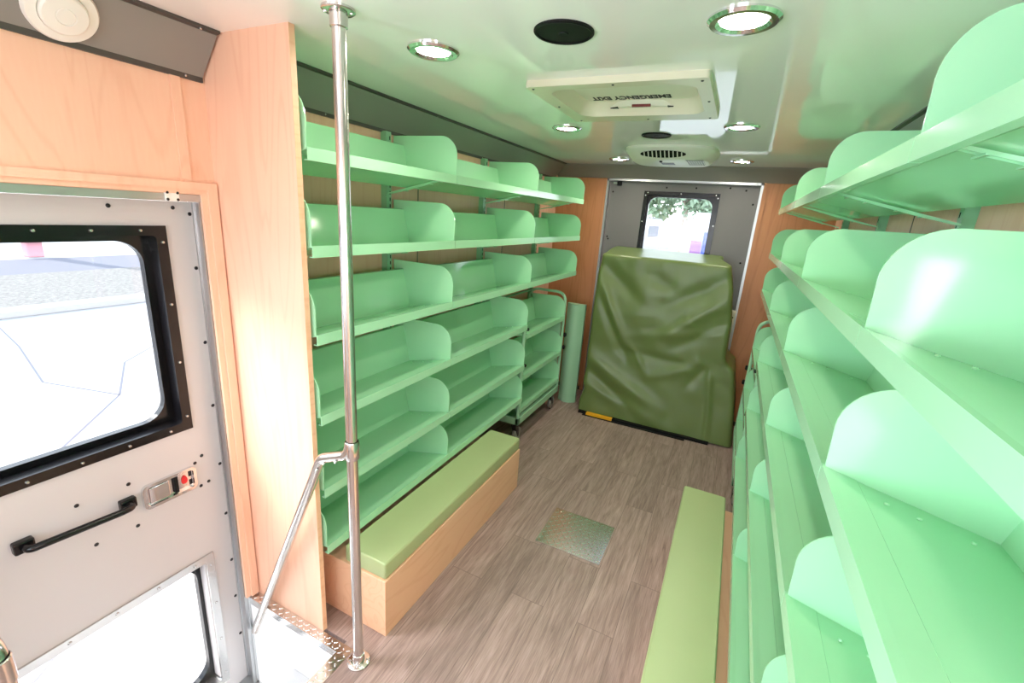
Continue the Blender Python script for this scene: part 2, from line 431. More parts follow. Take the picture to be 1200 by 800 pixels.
# ================================================================== ENTRY DOOR (door_1)
DX = -1.60
d1 = struct(thing('door_1', 'grey entry door with two windows, black pull handle and paddle latch', 'door'))
UW = (.215, .806, .826, 1.498); LW = (.215, -.375, .838, .272)
b = bm_new()
y0, y1 = DY0+.022, DY1-.024
bx(b, (DX-.045, y0, DZ0), (DX, UW[0]+.02, DZ1-.02)); bx(b, (DX-.045, UW[2]-.02, DZ0), (DX, y1, DZ1-.02))
for z0, z1 in ((DZ0, LW[1]+.02), (LW[3]-.02, UW[1]+.02), (UW[3]-.02, DZ1-.02)): bx(b, (DX-.045, UW[0]+.02, z0), (DX, UW[2]-.02, z1))
obj('door_panel', b, 'doorgrey', d1)
def bezel(win, kind):
    u0, v0, u1, v1 = win
    fr = obj('window_frame', ring_plate(bm_new(), win, (u0+.030, v0+.030, u1-.030, v1-.030), .012, lambda u, v, t: (t, u, v), DX-.05, DX+.008), kind, d1)
    obj('inner_frame', ring_plate(bm_new(), (u0+.028, v0+.028, u1-.028, v1-.028), (u0+.050, v0+.050, u1-(.052 if kind == 'black' else .046), v1-.048), .07, lambda u, v, t: (t, u, v), DX-.062, DX-.038), 'black', fr)
    obj('window_pane', bx(bm_new(), (DX-.054, u0+.02, v0+.02), (DX-.049, u1-.02, v1-.02)), 'glass', fr)
    sp_ = [(DX+.007, u0+.07+(u1-u0-.14)*i/4, z) for i in range(5) for z in (v0+.014, v1-.014)]
    sp_ += [(DX+.007, y, v0+.05+(v1-v0-.10)*i/3) for i in range(4) for y in (u0+.014, u1-.014)]
    screws(fr, sp_, (1, 0, 0), 'screwl')
bezel(UW, 'black'); bezel(LW, 'screwl')
# pull handle
hd = obj('handle', tube(bm_new(), fillet([(DX, .365, .645), (DX+.045, .365, .645), (DX+.050, .395, .646), (DX+.050, .575, .634), (DX+.045, .605, .632), (DX, .605, .632)], .02), .0105, n=14), 'black', d1, smooth=True)
for y, z in ((.365, .645), (.605, .632)):
    obj('handle_foot', bx(bm_new(), (DX, y-.022, z-.018), (DX+.024, y+.022, z+.018), .005), 'black', hd)
# paddle latch
lt = obj('latch', ring_plate(bm_new(), (.648, .574, .815, .662), (.658, .584, .805, .652), .010, lambda u, v, t: (t, u, v), DX, DX+.012, ro=.018), 'chrome', d1)
obj('latch_dish', bx(bm_new(), (DX-.002, .656, .582), (DX+.001, .807, .654)), 'chrome', lt)
obj('paddle', bx(bm_new(), (DX+.001, .667, .590), (DX+.010, .728, .648), .003), 'chrome', lt)
obj('lock_bar', bx(bm_new(), (DX+.001, .742, .588), (DX+.012, .755, .650), .003), 'blackm', lt)
b = bm_new()
hc = (.778, .622)
pts = []
for i in range(16):
    a = 2*pi*i/16; pts.append((DX+.0015, hc[0]+.011*(.9*cos(a)), hc[1]+.016*(sin(a)-.25*abs(cos(a)))))
prism(b, pts, (.002, 0, 0)); obj('red_mark', b, 'red', lt)
b = bm_new(); bx(b, (DX+.001, .793, .592), (DX+.002, .803, .612)); bx(b, (DX+.001, .793, .625), (DX+.002, .803, .648))
obj('latch_keyway', b, 'screw', lt)
# screws of the door skin
screws(d1, [(DX, y, z) for y, z in ((.690, 1.552), (.857, 1.553), (.905, 1.535), (.905, 1.36), (.905, 1.10), (.905, .86), (.905, .62), (.905, .40), (.905, .18), (.903, .0), (.62, .69), (.82, .665), (.845, .683), (.83, .566), (.858, .57), (.625, .53), (.49, .69), (.515, .535), (.905, -.2), (.18, .62), (.18, 1.2))], (1, 0, 0), 'screw', r=.0062, h=.004)
hg = obj('hinge', bx(bm_new(), (WL-.03, .808, 1.574), (WL+.010, .846, 1.604), .002), 'white', d1)
screws(hg, [(WL+.0095, y, z) for y in (.813, .841) for z in (1.579, 1.599)], (1, 0, 0), 'screw', r=.0045, h=.004, n=10)
obj('edge_seal', bx(bm_new(), (DX-.02, y1-.003, DZ0), (DX+.006, y1+.003, DZ1-.02)), 'alu', d1)

# ================================================================== STEP WELL
st = thing('entry_step', 'bright bare aluminium stairwell sunk in the floor inside the grey entry door', 'step', (-1.3, .5, 0))
def lc(p): return (p[0]+1.3, p[1]-.5, p[2])
def lbx(b, a, c, bev=0): return bx(b, lc(a), lc(c), bev)
obj('well_side', lbx(bm_new(), (WL-.0, .927, -.46), (-1.05, .932, -.003)), 'sheet', st)
obj('well_side', lbx(bm_new(), (WL-.0, .125, -.46), (-1.05, .130, -.003)), 'sheet', st)
obj('riser', lbx(bm_new(), (-1.055, .131, -.235), (-1.05, .926, -.003)), 'sheet', st)
obj('tread', lbx(bm_new(), (-1.30, .131, -.245), (-1.05, .926, -.236)), 'plate', st)
obj('riser', lbx(bm_new(), (-1.30, .131, -.455), (-1.295, .926, -.246)), 'sheet', st)
obj('well_floor', lbx(bm_new(), (WL, .131, -.47), (-1.30, .926, -.456)), 'plate', st)

def diamonds(b, x0, x1, y0, y1, z, pitch=.026, L=.0115, W=.0032, hgt=.0018):
    """raised lozenges of tread plate in alternating directions"""
    nx, ny = max(1, round((x1-x0)/pitch)), max(1, round((y1-y0)/pitch))
    for i in range(nx):
        for j in range(ny):
            cx = x0+(i+.5)*(x1-x0)/nx; cy = y0+(j+.5)*(y1-y0)/ny
            a = radians(45 if (i+j) % 2 else -45)
            def q(u, v, h): return (cx+u*cos(a)-v*sin(a), cy+u*sin(a)+v*cos(a), z+h)
            base = [b.verts.new(q(u, v, 0)) for u, v in ((L, 0), (L*.5, W), (-L*.5, W), (-L, 0), (-L*.5, -W), (L*.5, -W))]
            top = [b.verts.new(q(u, v, hgt)) for u, v in ((L*.7, 0), (L*.3, W*.4), (-L*.3, W*.4), (-L*.7, 0), (-L*.3, -W*.4), (L*.3, -W*.4))]
            b.faces.new(top)
            for k in range(6): b.faces.new((base[k], base[(k+1) % 6], top[(k+1) % 6], top[k]))
b = bm_new()
lbx(b, (WL, .924, -.03), (-1.05, .961, .003)); diamonds(b, *(WL+1.3, -1.05+1.3, .926-.5, .959-.5), .003, pitch=.019, L=.009, W=.0026)
lbx(b, (-1.05, .09, -.03), (-1.0, .961, .003)); diamonds(b, -1.048+1.3, -1.002+1.3, .1-.5, .959-.5, .003, pitch=.021, L=.010)
lbx(b, (WL, .09, -.03), (-1.05, .128, .003))
obj('nosing', b, 'plate', st, smooth=True)

# floor access plate
t = obj('floor_hatch', None or bm_new(), 'plate') if False else None
b = bm_new(); bx(b, (-.648, 1.858, .0), (-.311, 2.172, .003)); diamonds(b, -.643, -.316, 1.863, 2.167, .003, pitch=.0235, L=.0115)
tag(obj('floor_hatch', b, 'plate', smooth=True), 'square diamond plate access cover set in the plank floor', 'floor hatch')

# ================================================================== HANDRAILS
PX, PY = -.953, .938
t = thing('handrail', 'floor to ceiling stainless grab pole with a branch down to the step', 'handrail', (PX, PY, 0))
obj('pole', cyl(bm_new(), (0, 0, 0), (0, 0, H), .0172, n=24), 'steel', t, smooth=True)
for nm, z, d in (('floor_flange', 0.0, 1), ('ceiling_flange', H, -1)):
    fl = obj(nm, lathe(bm_new(), [(.040, 0), (.040, .005), (.036, .008), (.022, .009), (.021, .040), (.0175, .042)], (0, 0, z), (0, 0, d), 28), 'steel', t, smooth=True)
    screws(fl, [(.031*cos(k*pi/2+.6), .031*sin(k*pi/2+.6), z+d*.0075) for k in range(4)], (0, 0, d), 'chrome', n=10)
br = obj('branch_rail', tube(bm_new(), fillet([(.0, -.006, .885), (-.012, -.008, .845), (-.125, -.012, .800), (-.575, -.012, -.165)], .06, 10), .0168, n=20), 'steel', t, smooth=True)
obj('clamp', lathe(bm_new(), [(.0205, -.03), (.0225, -.026), (.0225, .028), (.0205, .032)], (0, 0, .862), (0, 0, 1), 24), 'steel', t, smooth=True)
obj('rail_foot', cyl(bm_new(), (-.556, -.010, -.130), (-.556, .02, -.130), .012, n=14), 'steel', br, smooth=True)
screws(br, [(x, -.026, z+.008) for x, z in ((-.045, .812), (-.098, .79), (-.13, .755))], (.1, -.85, -.5), 'chrome', r=.0045, h=.007, n=10)
t = thing('handrail', 'low stainless handrail end at the bottom left corner', 'handrail', (PX-.01, .159, 0))
obj('post', tube(bm_new(), fillet([(0, 0, 0), (0, 0, .872), (-.10, 0, .83), (-.545, 0, -.16)], .05, 10), .0172, n=20), 'steel', t, smooth=True)
obj('floor_flange', lathe(bm_new(), [(.040, 0), (.040, .005), (.036, .008), (.022, .009), (.021, .040), (.0175, .042)], (0, 0, 0), (0, 0, 1), 28), 'steel', t, smooth=True)
obj('sleeve', lathe(bm_new(), [(.0178, -.0), (.0195, .002), (.0195, .05), (.0178, .052)], (0, 0, .79), (0, 0, 1), 24), 'steel', t, smooth=True)

# ================================================================== SHELVES
TD, TB = .253, -.060       # tray depth, drop of the tray floor towards the back
def end_profile():
    pts = [(0.002, -.002), (0.0, .080)]
    for i in range(1, 11):
        a = radians(180-9*i); pts.append((.085+.085*cos(a), .080+.085*sin(a)))
    pts += [(.352, .167), (.352, .10), (.300, .02), (TD, TB-.004)]
    return pts
ROW = ['top', 'second', 'third', 'fourth', 'fifth', 'bottom']
def make_tray(side, L, near_end):
    s = -1 if side == 'L' else 1
    f = lambda d, y, z: (s*d, y, z)
    t = thing('book_shelf', 'x', 'shelf')
    g = .0015
    b = bm_new()
    sheet(b, [(.003, -.0015), (.050, -.0125), (.0515, -.0142), (TD, TB)], .003, g, L-g, f)
    for d in (.085, .13, .2):
        for y in (.05, L-.05):
            z = -.0125+(TB+.0125)*(d-.05)/(TD-.05)
            lathe(b, [(0, .0032), (.003, .0028), (.0042, .0004)], f(d, y, z+.0035), (0, 0, 1), 10)
    obj('tray_floor', b, 'green', t)
    b = bm_new()
    sheet(b, [(.014, -.029), (.0, -.029), (.0, 0.0), (.012, -.0035)], .003, g, L-g, lambda d, y, z: f(d, y, z))
    obj('front_lip', b, 'green', t)
    b = bm_new()
    sheet(b, [(TD, TB), (TD+.0405, .122), (TD+.052, .124)], .003, g+.003, L-g-.003, f)
    obj('back_panel', b, 'green', t)
    ends = [L-.0045] + ([0.0] if near_end else [])
    for y in ends:
        b = bm_new(); prism(b, [f(d, y, z) for d, z in end_profile()], (0, .004, 0))
        bmesh.ops.bevel(b, geom=[e for e in b.edges if len(e.link_faces) == 2 and abs(e.verts[0].co.y-e.verts[1].co.y) < 1e-6], offset=.0009, segments=1, affect='EDGES')
        e = obj('end_panel', b, 'green', t)
    # supporting arm under the far end, tabs through its slots
    for y, nm in ((L-.035, 0),):
        b = bm_new()
        for dy in (0, .017):
            prism(b, [f(.035, y-dy, -.0135), f(.345, y-dy, -.0135-.0475/.203*.295-.004), f(.345, y-dy, -.092), f(.24, y-dy, -.070), f(.035, y-dy, -.019)], (0, .002, 0))
        for d in (.06, .11, .19, .25): bx(b, (min(s*d, s*(d+.006)), y-.030, -.016-.245*(d-.03)-.006), (max(s*d, s*(d+.006)), y+.014, -.016-.245*(d-.03)-.003))
        obj('bracket', b, 'green', t)
    return t
PROTO = {}
def tray(side, row, y0, y1, z, near_end, label, group):
    key = (side, round(y1-y0, 3), near_end)
    if key not in PROTO:
        o = PROTO[key] = make_tray(side, y1-y0, near_end)
    else:
        o = copy_tree(PROTO[key])
    o.location = (LXF if side == 'L' else RXF, y0, z)
    o['label'] = label; o['group'] = group
    return o
lb = ['next to the wooden partition', 'middle bay', 'far bay by the rear wall']
rb = ['bay closest to the camera', 'second bay from the camera', 'third bay from the camera', 'farthest bay by the rear wall']
for r in range(6):
    for k in range(3 if r < 3 else 2):
        tray('L', r, LYB[k], LYB[k+1], LZ[r], k == 0, f'mint green metal shelf on left wall, {ROW[r]} row, {lb[k]}', 'mint green shelves on the left wall')
    for k in range(4 if r < 3 else 3):
        tray('R', r, RYB[k], RYB[k+1], RZ[r], False, f'mint green metal shelf on right wall, {ROW[r]} row, {rb[k]}', 'mint green shelves on the right wall')
# slotted uprights fixed to the walls
def make_upright(s):
    t = thing('shelf_upright', 'x', 'shelf upright')
    b = bm_new()
    bx(b, (-.0165, -.0165, 0), (.0165, .0165, 1.655))
    obj('channel', b, 'green_dk', t)
    b = bm_new()
    z = .03
    while z < 1.635:
        for x in (s*.0166,): bx(b, (min(x, x+s*.0006), .004, z), (max(x, x+s*.0006), .010, z+.016))
        z += .030
    obj('slots', b, 'blackm', t)
    return t
uL, uR = make_upright(1), make_upright(-1)
for i, y in enumerate((LYB[0]+.03, LYB[1]-.025, LYB[2]-.025, LYB[3]-.04)):
    o = uL if i == 0 else copy_tree(uL)
    o.location = (WL+.0167, y, .275)
    tag(o, 'slotted green shelf upright on left wall ' + ['behind the wooden partition', 'between first and middle bays', 'between middle and far bays', 'at the rear end'][i], 'shelf upright', 'slotted shelf uprights')
for i, y in enumerate((RYB[0]+.02, RYB[1]+.025, RYB[2]+.025, RYB[3]+.025, RYB[4]-.04)):
    o = uR if i == 0 else copy_tree(uR)
    o.location = (WR-.0167, y, .275)
    tag(o, 'slotted green shelf upright on right wall ' + ['at the end nearest the camera', 'between first and second bays from camera', 'between second and third bays from camera', 'between third and farthest bays', 'at the rear end'][i], 'shelf upright', 'slotted shelf uprights')

# ================================================================== BOOK CARTS
def make_cart(s, label):
    """s=-1 left (shelf side away -x). local x = s*d, y 0..0.82"""
    W, D = .815, .345
    t = thing('book_cart', label, 'cart', group='rolling book carts')
    f = lambda d, y, z: (s*d, y, z)
    top = 1.015
    for y in (.012, W-.012):
        obj('end_frame', tube(bm_new(), fillet([f(.012, y, .15), f(.012, y, top), f(D-.012, y, top), f(D-.012, y, .15)], .085, 10), .0115, n=12), 'sage', t, smooth=True)
    obj('top_rail', cyl(bm_new(), f(D-.014, .012, top-.02), f(D-.014, W-.012, top-.02), .008, n=12), 'sage', t, smooth=True)
    for z in (.817, .517, .270):
        b = bm_new()
        sheet(b, [(.018, -.026), (.004, -.026), (.004, 0), (.016, -.004), (.255, -.058)], .003, .026, W-.026, f)
        tr = obj('cart_shelf', b, 'green', t)
        b = bm_new(); sheet(b, [(.255, -.058), (.297, .125)], .003, .028, W-.028, f); obj('back_panel', b, 'green', tr)
        for y in (.0265, W-.0305):
            b = bm_new(); prism(b, [f(d+.004, y, z_*.95) for d, z_ in end_profile() if d < .3] + [f(.30, y, .157)], (0, .004, 0)) if False else None
            pts = [(d+.004, z_) for d, z_ in end_profile()[:12]] + [(.31, .160), (.257, -.058)]
            b = bm_new(); prism(b, [f(d, y, z_) for d, z_ in pts], (0, .004, 0)); obj('end_panel', b, 'green', tr)
        tr.location = (0, 0, z)
    b = bm_new()
    bx(b, f(.0, 0, .150), f(.028, W, .205), .004); bx(b, f(D-.028, 0, .150), f(D, W, .205), .004)
    bx(b, f(.0, 0, .150), f(D, .026, .205), .004); bx(b, f(.0, W-.026, .150), f(D, W, .205), .004); bx(b, f(.02, .02, .158), f(D-.02, W-.02, .164))
    obj('base_frame', b, 'sage', t)
    for d in (.035, D-.035):
        for y in (.028, W-.095):
            cs = obj('caster', prism(bm_new(), [f(d-.018, y-.03, .150), f(d-.018, y+.03, .150), f(d-.018, y+.042, .048), f(d-.018, y+.022, .040), f(d-.018, y-.01, .105)], Vector(f(d+.018, 0, 0))-Vector(f(d-.018, 0, 0))), 'screw', t)
            obj('wheel', lathe(bm_new(), [(0, -.016), (.030, -.016), (.052, -.012), (.056, 0), (.052, .012), (.030, .016), (0, .016)], f(d, y+.034, .056), (1, 0, 0), 26), 'rubber', cs, smooth=True)
    b = bm_new(); bx(b, f(.030, W-.014, .2), f(D-.02, W-.011, .93)); obj('end_sheet', b, 'sage', t)
    for y, z in ((W+.018, .655), (W+.018, .545)):
        obj('knob', lathe(bm_new(), [(.006, -.02), (.006, 0), (.016, .008), (.020, .018), (.014, .028), (0, .029)], f(.014, y, z), (-s, 0, 0), 16), 'blackm', t, smooth=True)
    for y, z in ((.012, .86), (.012, .60)):
        obj('knob', lathe(bm_new(), [(.011, 0), (.011, .012), (0, .014)], f(.0, y+.018, z), (-s, 0, 0), 14), 'blackm', t, smooth=True)
    return t
cl = make_cart(-1, 'mint green rolling book cart under the far left shelves beside the rear wall'); cl.location = (-1.165, 2.705, 0)
cr_ = make_cart(1, 'mint green rolling book cart on the right by the rear wall, mostly hidden behind shelves'); cr_.location = (.232, 2.715, 0)

# tall sage panel behind the left cart
t = thing('docking_panel', 'tall narrow pale green metal panel standing between left cart and rear wall', 'panel', (-1.145, 3.70, 0))
b = bm_new()
prof = [(-.07, .0)] + [(-.07+.155*i/10, -.045*sin(pi*i/10)*1.0-.0) for i in range(1, 10)] + [(.085, .0)]
n = len(prof)
prism(b, [(x, y, .0) for x, y in prof] + [(x, y+.003, 0) for x, y in prof[::-1]], (0, 0, .90))
obj('curved_face', b, 'sage', t, smooth=True)
obj('side_flange', bx(bm_new(), (.082, 0, 0), (.087, .035, .90)), 'sage', t)
obj('side_flange', bx(bm_new(), (-.073, 0, 0), (-.07, .035, .90)), 'sage', t)
b = bm_new(); prism(b, [(x, y-.002, .897) for x, y in prof] + [(.085, .02, .897), (-.07, .02, .897)], (0, 0, .004)); obj('top_lip', b, 'sage', t)

# ================================================================== BENCHES
def bench(label, x0, x1, y0, y1, cx0, cx1, cy0, cy1):
    t = thing('storage_bench', label, 'bench', ((x0+x1)/2, (y0+y1)/2, 0), 'benches under the shelves')
    ox, oy = (x0+x1)/2, (y0+y1)/2
    obj('bench_box', bx(bm_new(), (x0-ox, y0-oy, 0), (x1-ox, y1-oy, .257), .0015, 1), 'woodY', t)
    b = bm_new(); bx(b, (cx0-ox, cy0-oy, .2575), (cx1-ox, cy1-oy, .331), .010, 4)
    c = obj('seat_cushion', b, 'cushion', t, smooth=True)
    b = bm_new()
    i = .007
    tube(b, fillet([(cx0-ox+i, cy0-oy+.06, .329), (cx0-ox+i, cy0-oy+i, .329), (cx1-ox-i, cy0-oy+i, .329), (cx1-ox-i, cy1-oy-i, .329), (cx0-ox+i, cy1-oy-i, .329), (cx0-ox+i, cy0-oy+.06, .329)], .01, 4), .0022, n=8)
    obj('piping', b, 'cushion', c, smooth=True)
    return t
bench('long maple storage bench with green vinyl cushion below the left shelves', WL+.003, -.936, 1.062, 2.240, -1.142, -.940, 1.068, 2.236)
bench('long maple storage bench with green vinyl cushion below the right shelves', -.008, WR-.003, .60, 2.254, -.012, .185, .62, 2.254)

# ================================================================== REAR DOOR (door_2)
DYp = 4.098
d2 = struct(thing('door_2', 'dark grey rear lift door with black framed window', 'door'))
W2 = (-.775, 1.02, -.182, 1.868)
b = bm_new()
x0, x1 = RX0+.018, RX1-.018
bx(b, (x0, DYp, .0), (W2[0]+.02, DYp+.04, RZ1-.02)); bx(b, (W2[2]-.02, DYp, 0), (x1, DYp+.04, RZ1-.02))
bx(b, (W2[0]+.02, DYp, 0), (W2[2]-.02, DYp+.04, W2[1]+.02)); bx(b, (W2[0]+.02, DYp, W2[3]-.02), (W2[2]-.02, DYp+.04, RZ1-.02))
obj('door_panel', b, 'doordark', d2)
fr = obj('window_frame', ring_plate(bm_new(), W2, (W2[0]+.028, W2[1]+.028, W2[2]-.028, W2[3]-.028), .012, lambda u, v, t: (u, t, v), DYp+.042, DYp-.008), 'black', d2)
obj('inner_frame', ring_plate(bm_new(), (W2[0]+.026, W2[1]+.026, W2[2]-.026, W2[3]-.026), (W2[0]+.042, W2[1]+.042, W2[2]-.046, W2[3]-.044), .07, lambda u, v, t: (u, t, v), DYp+.052, DYp+.03), 'black', fr)
obj('window_pane', bx(bm_new(), (W2[0]+.02, DYp+.043, W2[1]+.02), (W2[2]-.02, DYp+.047, W2[3]-.02)), 'glass', fr)
screws(fr, [(W2[0]+.03+(W2[2]-W2[0]-.06)*i/2, DYp-.007, W2[3]-.013) for i in range(3)] + [(x, DYp-.007, z) for z in (W2[3]-.035, 1.62, 1.35, 1.1) for x in (W2[0]+.013, W2[2]-.013)], (0, -1, 0), 'screwl', r=.0075)
screws(d2, [(x, DYp, z) for x, z in ((-.60, 1.90), (-.37, 1.905), (-.12, 1.915), (-.005, 1.90), (.06, 1.80), (.055, 1.35), (.05, .97), (.045, .93), (.05, .89), (-1.045, 1.85), (-1.04, 1.45), (-1.05, 1.47))], (0, -1, 0), 'blackm', r=.0075)
hb = obj('latch_block', bx(bm_new(), (-1.01, DYp-.03, 1.900), (-.975, DYp, 1.936), .003), 'blackm', d2)
obj('latch_bolt', bx(bm_new(), (-1.045, DYp-.02, 1.912), (-1.01, DYp-.004, 1.93)), 'screwl', hb)

# ================================================================== WHEELCHAIR LIFT + COVER
t = thing('wheelchair_lift', 'wheelchair lift, black base edge, yellow strip and cream post beside green cover', 'lift', (-.42, 3.8, 0))
b = bm_new(); bx(b, (-.545, -.285, 0), (.50, .22, .018)); obj('base_plate', b, 'blackm', t)
b = bm_new(); bx(b, (-.47, -.304, .004), (-.25, -.27, .024)); obj('yellow_strip', b, 'yellow', t)
b = bm_new(); bx(b, (-.50, -.318, .0), (.33, -.285, .006), .002); obj('ramp_edge', b, 'blackm', t)
b = bm_new(); bx(b, (.462, .16, .018), (.512, .225, .965), .006); pst = obj('lift_post', b, 'cream', t)
obj('post_cap', bx(bm_new(), (.458, .155, .965), (.516, .23, .978), .003), 'cream', pst)
obj('post_screw', cyl(bm_new(), (.497, .16, .93), (.497, .154, .93), .006, n=10), 'blackm', pst)

def cover_mesh():
    b = bm_new()
    NZ, NX, ND = 70, 96, 14
    def lerp_tab(tab, z):
        for (z0, v0), (z1, v1) in zip(tab, tab[1:]):
            if z <= z1: return v0+(v1-v0)*max(0, (z-z0))/(z1-z0)
        return tab[-1][1]
    XL = [(0, -.985), (.06, -.975), (.4, -.968), (.9, -.972), (1.2, -.968), (1.33, -.955)]
    XR = [(0, .245), (.06, .240), (.35, .205), (.56, .168), (.60, .155), (.635, .105), (.68, .085), (.95, .075), (1.2, .038), (1.33, .005)]
    YFt = [(0, 3.548), (.06, 3.552), (.35, 3.578), (.62, 3.598), (.9, 3.60), (1.2, 3.615), (1.33, 3.632)]
    def folds(u, z):
        """outward offset of the front (u 0..1 from left) : hanging wrinkles"""
        d = 0
        def ridge(u0, z0, u1, z1, w, a):
            vx, vz = u1-u0, (z1-z0)/1.2
            px, pz = u-u0, (z-z0)/1.2
            L2 = vx*vx+vz*vz; s = max(0, min(1, (px*vx+pz*vz)/L2))
            q = math.hypot(px-s*vx, pz-s*vz)
            return a*math.exp(-(q/w)**2)*(.35+.65*sin(pi*min(1, max(0, s*.9+.05))))
        d += ridge(.02, 1.28, .40, .98, .05, -.020) + ridge(.02, 1.18, .30, .62, .035, .020) + ridge(.06, 1.0, .30, .52, .03, -.016)
        d += ridge(.98, 1.26, .55, 1.0, .045, -.018) + ridge(.97, 1.10, .58, .80, .04, .020) + ridge(.95, .92, .62, .68, .035, -.014)
        d += ridge(.30, .72, .95, .86, .035, .014) + ridge(.22, .60, .85, .56, .03, -.016) + ridge(.0, .50, .55, .16, .045, .026)
        d += ridge(.0, .40, .40, .08, .035, -.022) + ridge(.02, .25, .60, .04, .04, .018) + ridge(.80, .58, .45, .42, .03, .016)
        d += ridge(.84, .60, .70, .40, .03, -.014) + ridge(.845, .62, .845, .02, .018, .010) + ridge(.40, 1.2, .62, 1.16, .06, -.014)
        d += ridge(.32, .66, .42, .46, .02, .012) + ridge(.62, .52, .80, .62, .02, .012)
        d += .012*noise.noise(Vector((u*4, z*3, 3.1))) + .006*noise.noise(Vector((u*9+2*z, z*8, 1.7)))
        return d
    rows = []
    for k in range(NZ+1):
        z = .012+1.318*k/NZ
        xl, xr, yf = lerp_tab(XL, z), lerp_tab(XR, z), lerp_tab(YFt, z)
        if z < .25: xl -= .012*sin(z*22); 
        row = []
        def edge(z_, i): return .006*noise.noise(Vector((i*.7, z_*6, 9)))
        R = .035
        yb = 4.03
        # left side, from back to front
        for i in range(ND):
            s = i/ND; y = yb+(yf+R-yb)*s
            row.append((xl+.012*noise.noise(Vector((y*7, z*4, 5)))+.006*noise.noise(Vector((y*15, z*9, 2))), y, z))
        for i in range(NX+1):
            u = i/NX
            x = xl+(xr-xl)*u; dx0, dx1 = x-xl, xr-x
            rc = 0
            if dx0 < R: rc = R-math.sqrt(max(0, R*R-(R-dx0)**2))
            if dx1 < R: rc = max(rc, R-math.sqrt(max(0, R*R-(R-dx1)**2)))
            row.append((x, yf+rc-folds(u, z), z))
        for i in range(ND):
            s = (i+1)/ND; y = yf+R+(yb-yf-R)*s
            row.append((xr-(.075*min(1, s*1.6) if z > .66 else 0)+.010*noise.noise(Vector((y*7, z*4, 25))), y, z))
        rows.append(row)
    # top: drawn in over a rounded edge, rising slightly to the back
    base = rows[-1]; n = len(base)
    for (ins, dz) in ((.003, .008), (.009, .015), (.018, .020), (.03, .022)):
        r2 = []
        for (x, y, z) in base:
            nx = x+ins*max(-1, min(1, (-.475-x)/.2)); ny = y+ins*max(-1, min(1, (3.85-y)/.1))
            rise = .045*max(0, (y-3.62)/.4)
            r2.append((nx, ny, z+rise+dz))
        rows.append(r2)
    V = [[b.verts.new(p) for p in r] for r in rows]
    for A, B in zip(V, V[1:]):
        for i in range(n-1): b.faces.new((A[i], A[i+1], B[i+1], B[i]))
    b.faces.new(V[-1])
    return b
o = obj('lift_cover', cover_mesh(), 'cover', smooth=False)
for p in o.data.polygons: p.use_smooth = True
tag(o, 'wrinkled olive green vinyl cover draped over the wheelchair lift at the rear door', 'cover')

# ================================================================== CEILING FITTINGS
def make_light():
    t = thing('downlight', 'x', 'ceiling light')
    obj('trim_ring', lathe(bm_new(), [(.0765, 0), (.0765, -.004), (.070, -.010), (.058, -.0105), (.050, -.004), (.050, 0)], (0, 0, 0), (0, 0, 1), 44), 'chrome', t, smooth=True)
    obj('lens', lathe(bm_new(), [(0, -.0065), (.035, -.006), (.050, -.003), (.050, 0)], (0, 0, 0), (0, 0, 1), 36), 'lamp', t, smooth=True)
    return t
dl = None
names = [('left', 'nearest row'), ('right', 'nearest row'), ('left', 'middle row beside the roof hatch'), ('right', 'middle row beside the roof hatch'), ('left', 'far row by the air conditioner'), ('right', 'far row by the air conditioner')]
for (x, y), (s, nm) in zip([(-.893, 1.2425), (-.064, 1.2465), (-.892, 2.41), (-.067, 2.44), (-.895, 3.585), (-.065, 3.62)], names):
    o = make_light() if dl is None else copy_tree(dl)
    if dl is None: dl = o
    o.location = (x, y, H)
    tag(o, f'round lit chrome ceiling downlight, {s} one of the {nm}', 'ceiling light', 'ceiling downlights')
sp = None
for (x, y, nm) in ((-.473, 1.211, 'in front of the emergency exit hatch'), (-.474, 2.632, 'between the hatch and the air conditioner')):
    if sp is None:
        t = thing('ceiling_speaker', 'x', 'speaker')
        obj('rim', lathe(bm_new(), [(.076, 0), (.076, -.004), (.072, -.007), (.068, -.006), (.068, 0)], (0, 0, 0), (0, 0, 1), 40), 'blackm', t, smooth=True)
        obj('grille', lathe(bm_new(), [(0, -.007), (.012, -.0075), (.013, -.005), (.03, -.005), (.068, -.003)], (0, 0, 0), (0, 0, 1), 40), 'blackm', t, smooth=True)
        sp = t
    else: t = copy_tree(sp)
    t.location = (x, y, H); tag(t, f'round black ceiling speaker {nm}', 'speaker', 'ceiling speakers')

# roof hatch
t = thing('roof_hatch', 'cream emergency exit roof hatch in the ceiling', 'roof hatch', (-.445, 1.87, H))
ox, oy = -.445, 1.87
HO = (-.752-ox, 1.585-oy, -.150-ox, 2.165-oy); HI = (-.692-ox, 1.637-oy, -.192-ox, 2.065-oy)
fz = lambda u, v, t_: (u, v, t_)
b = ring_plate(bm_new(), HO, HI, .07, fz, -.022, 0.001, ro=.012)
obj('hatch_frame', b, 'cream', t, smooth=False)
b = bm_new()
fun = []
for ins, z in ((.0008, -.0215), (.004, -.010), (.012, .010), (.030, .029)):
    fun.append([b.verts.new((x, y, z)) for c_ in rrect(HI[0]+ins, HI[1]+ins, HI[2]-ins, HI[3]-ins, .07-ins*.5) for x, y in c_])
for A, B in zip(fun, fun[1:]):
    for i in range(len(A)): b.faces.new((A[i], A[(i+1) % len(A)], B[(i+1) % len(A)], B[i]))
obj('well_liner', b, 'cream', t, smooth=True)
lid = obj('hatch_lid', bx(bm_new(), (HI[0]+.01, HI[1]+.01, .029), (HI[2]-.01, HI[3]-.01, .045)), 'lidm', t)
b = bm_new()
arc = [(-.15+.30*i/14, .150+.045*((i-7)/7)**2) for i in range(15)]
prism(b, [(x, y, .006) for x, y in arc] + [(.15, .198, .006), (-.15, .198, .006)], (0, 0, .022))
hdl = obj('release_bar', b, 'lidm', lid)
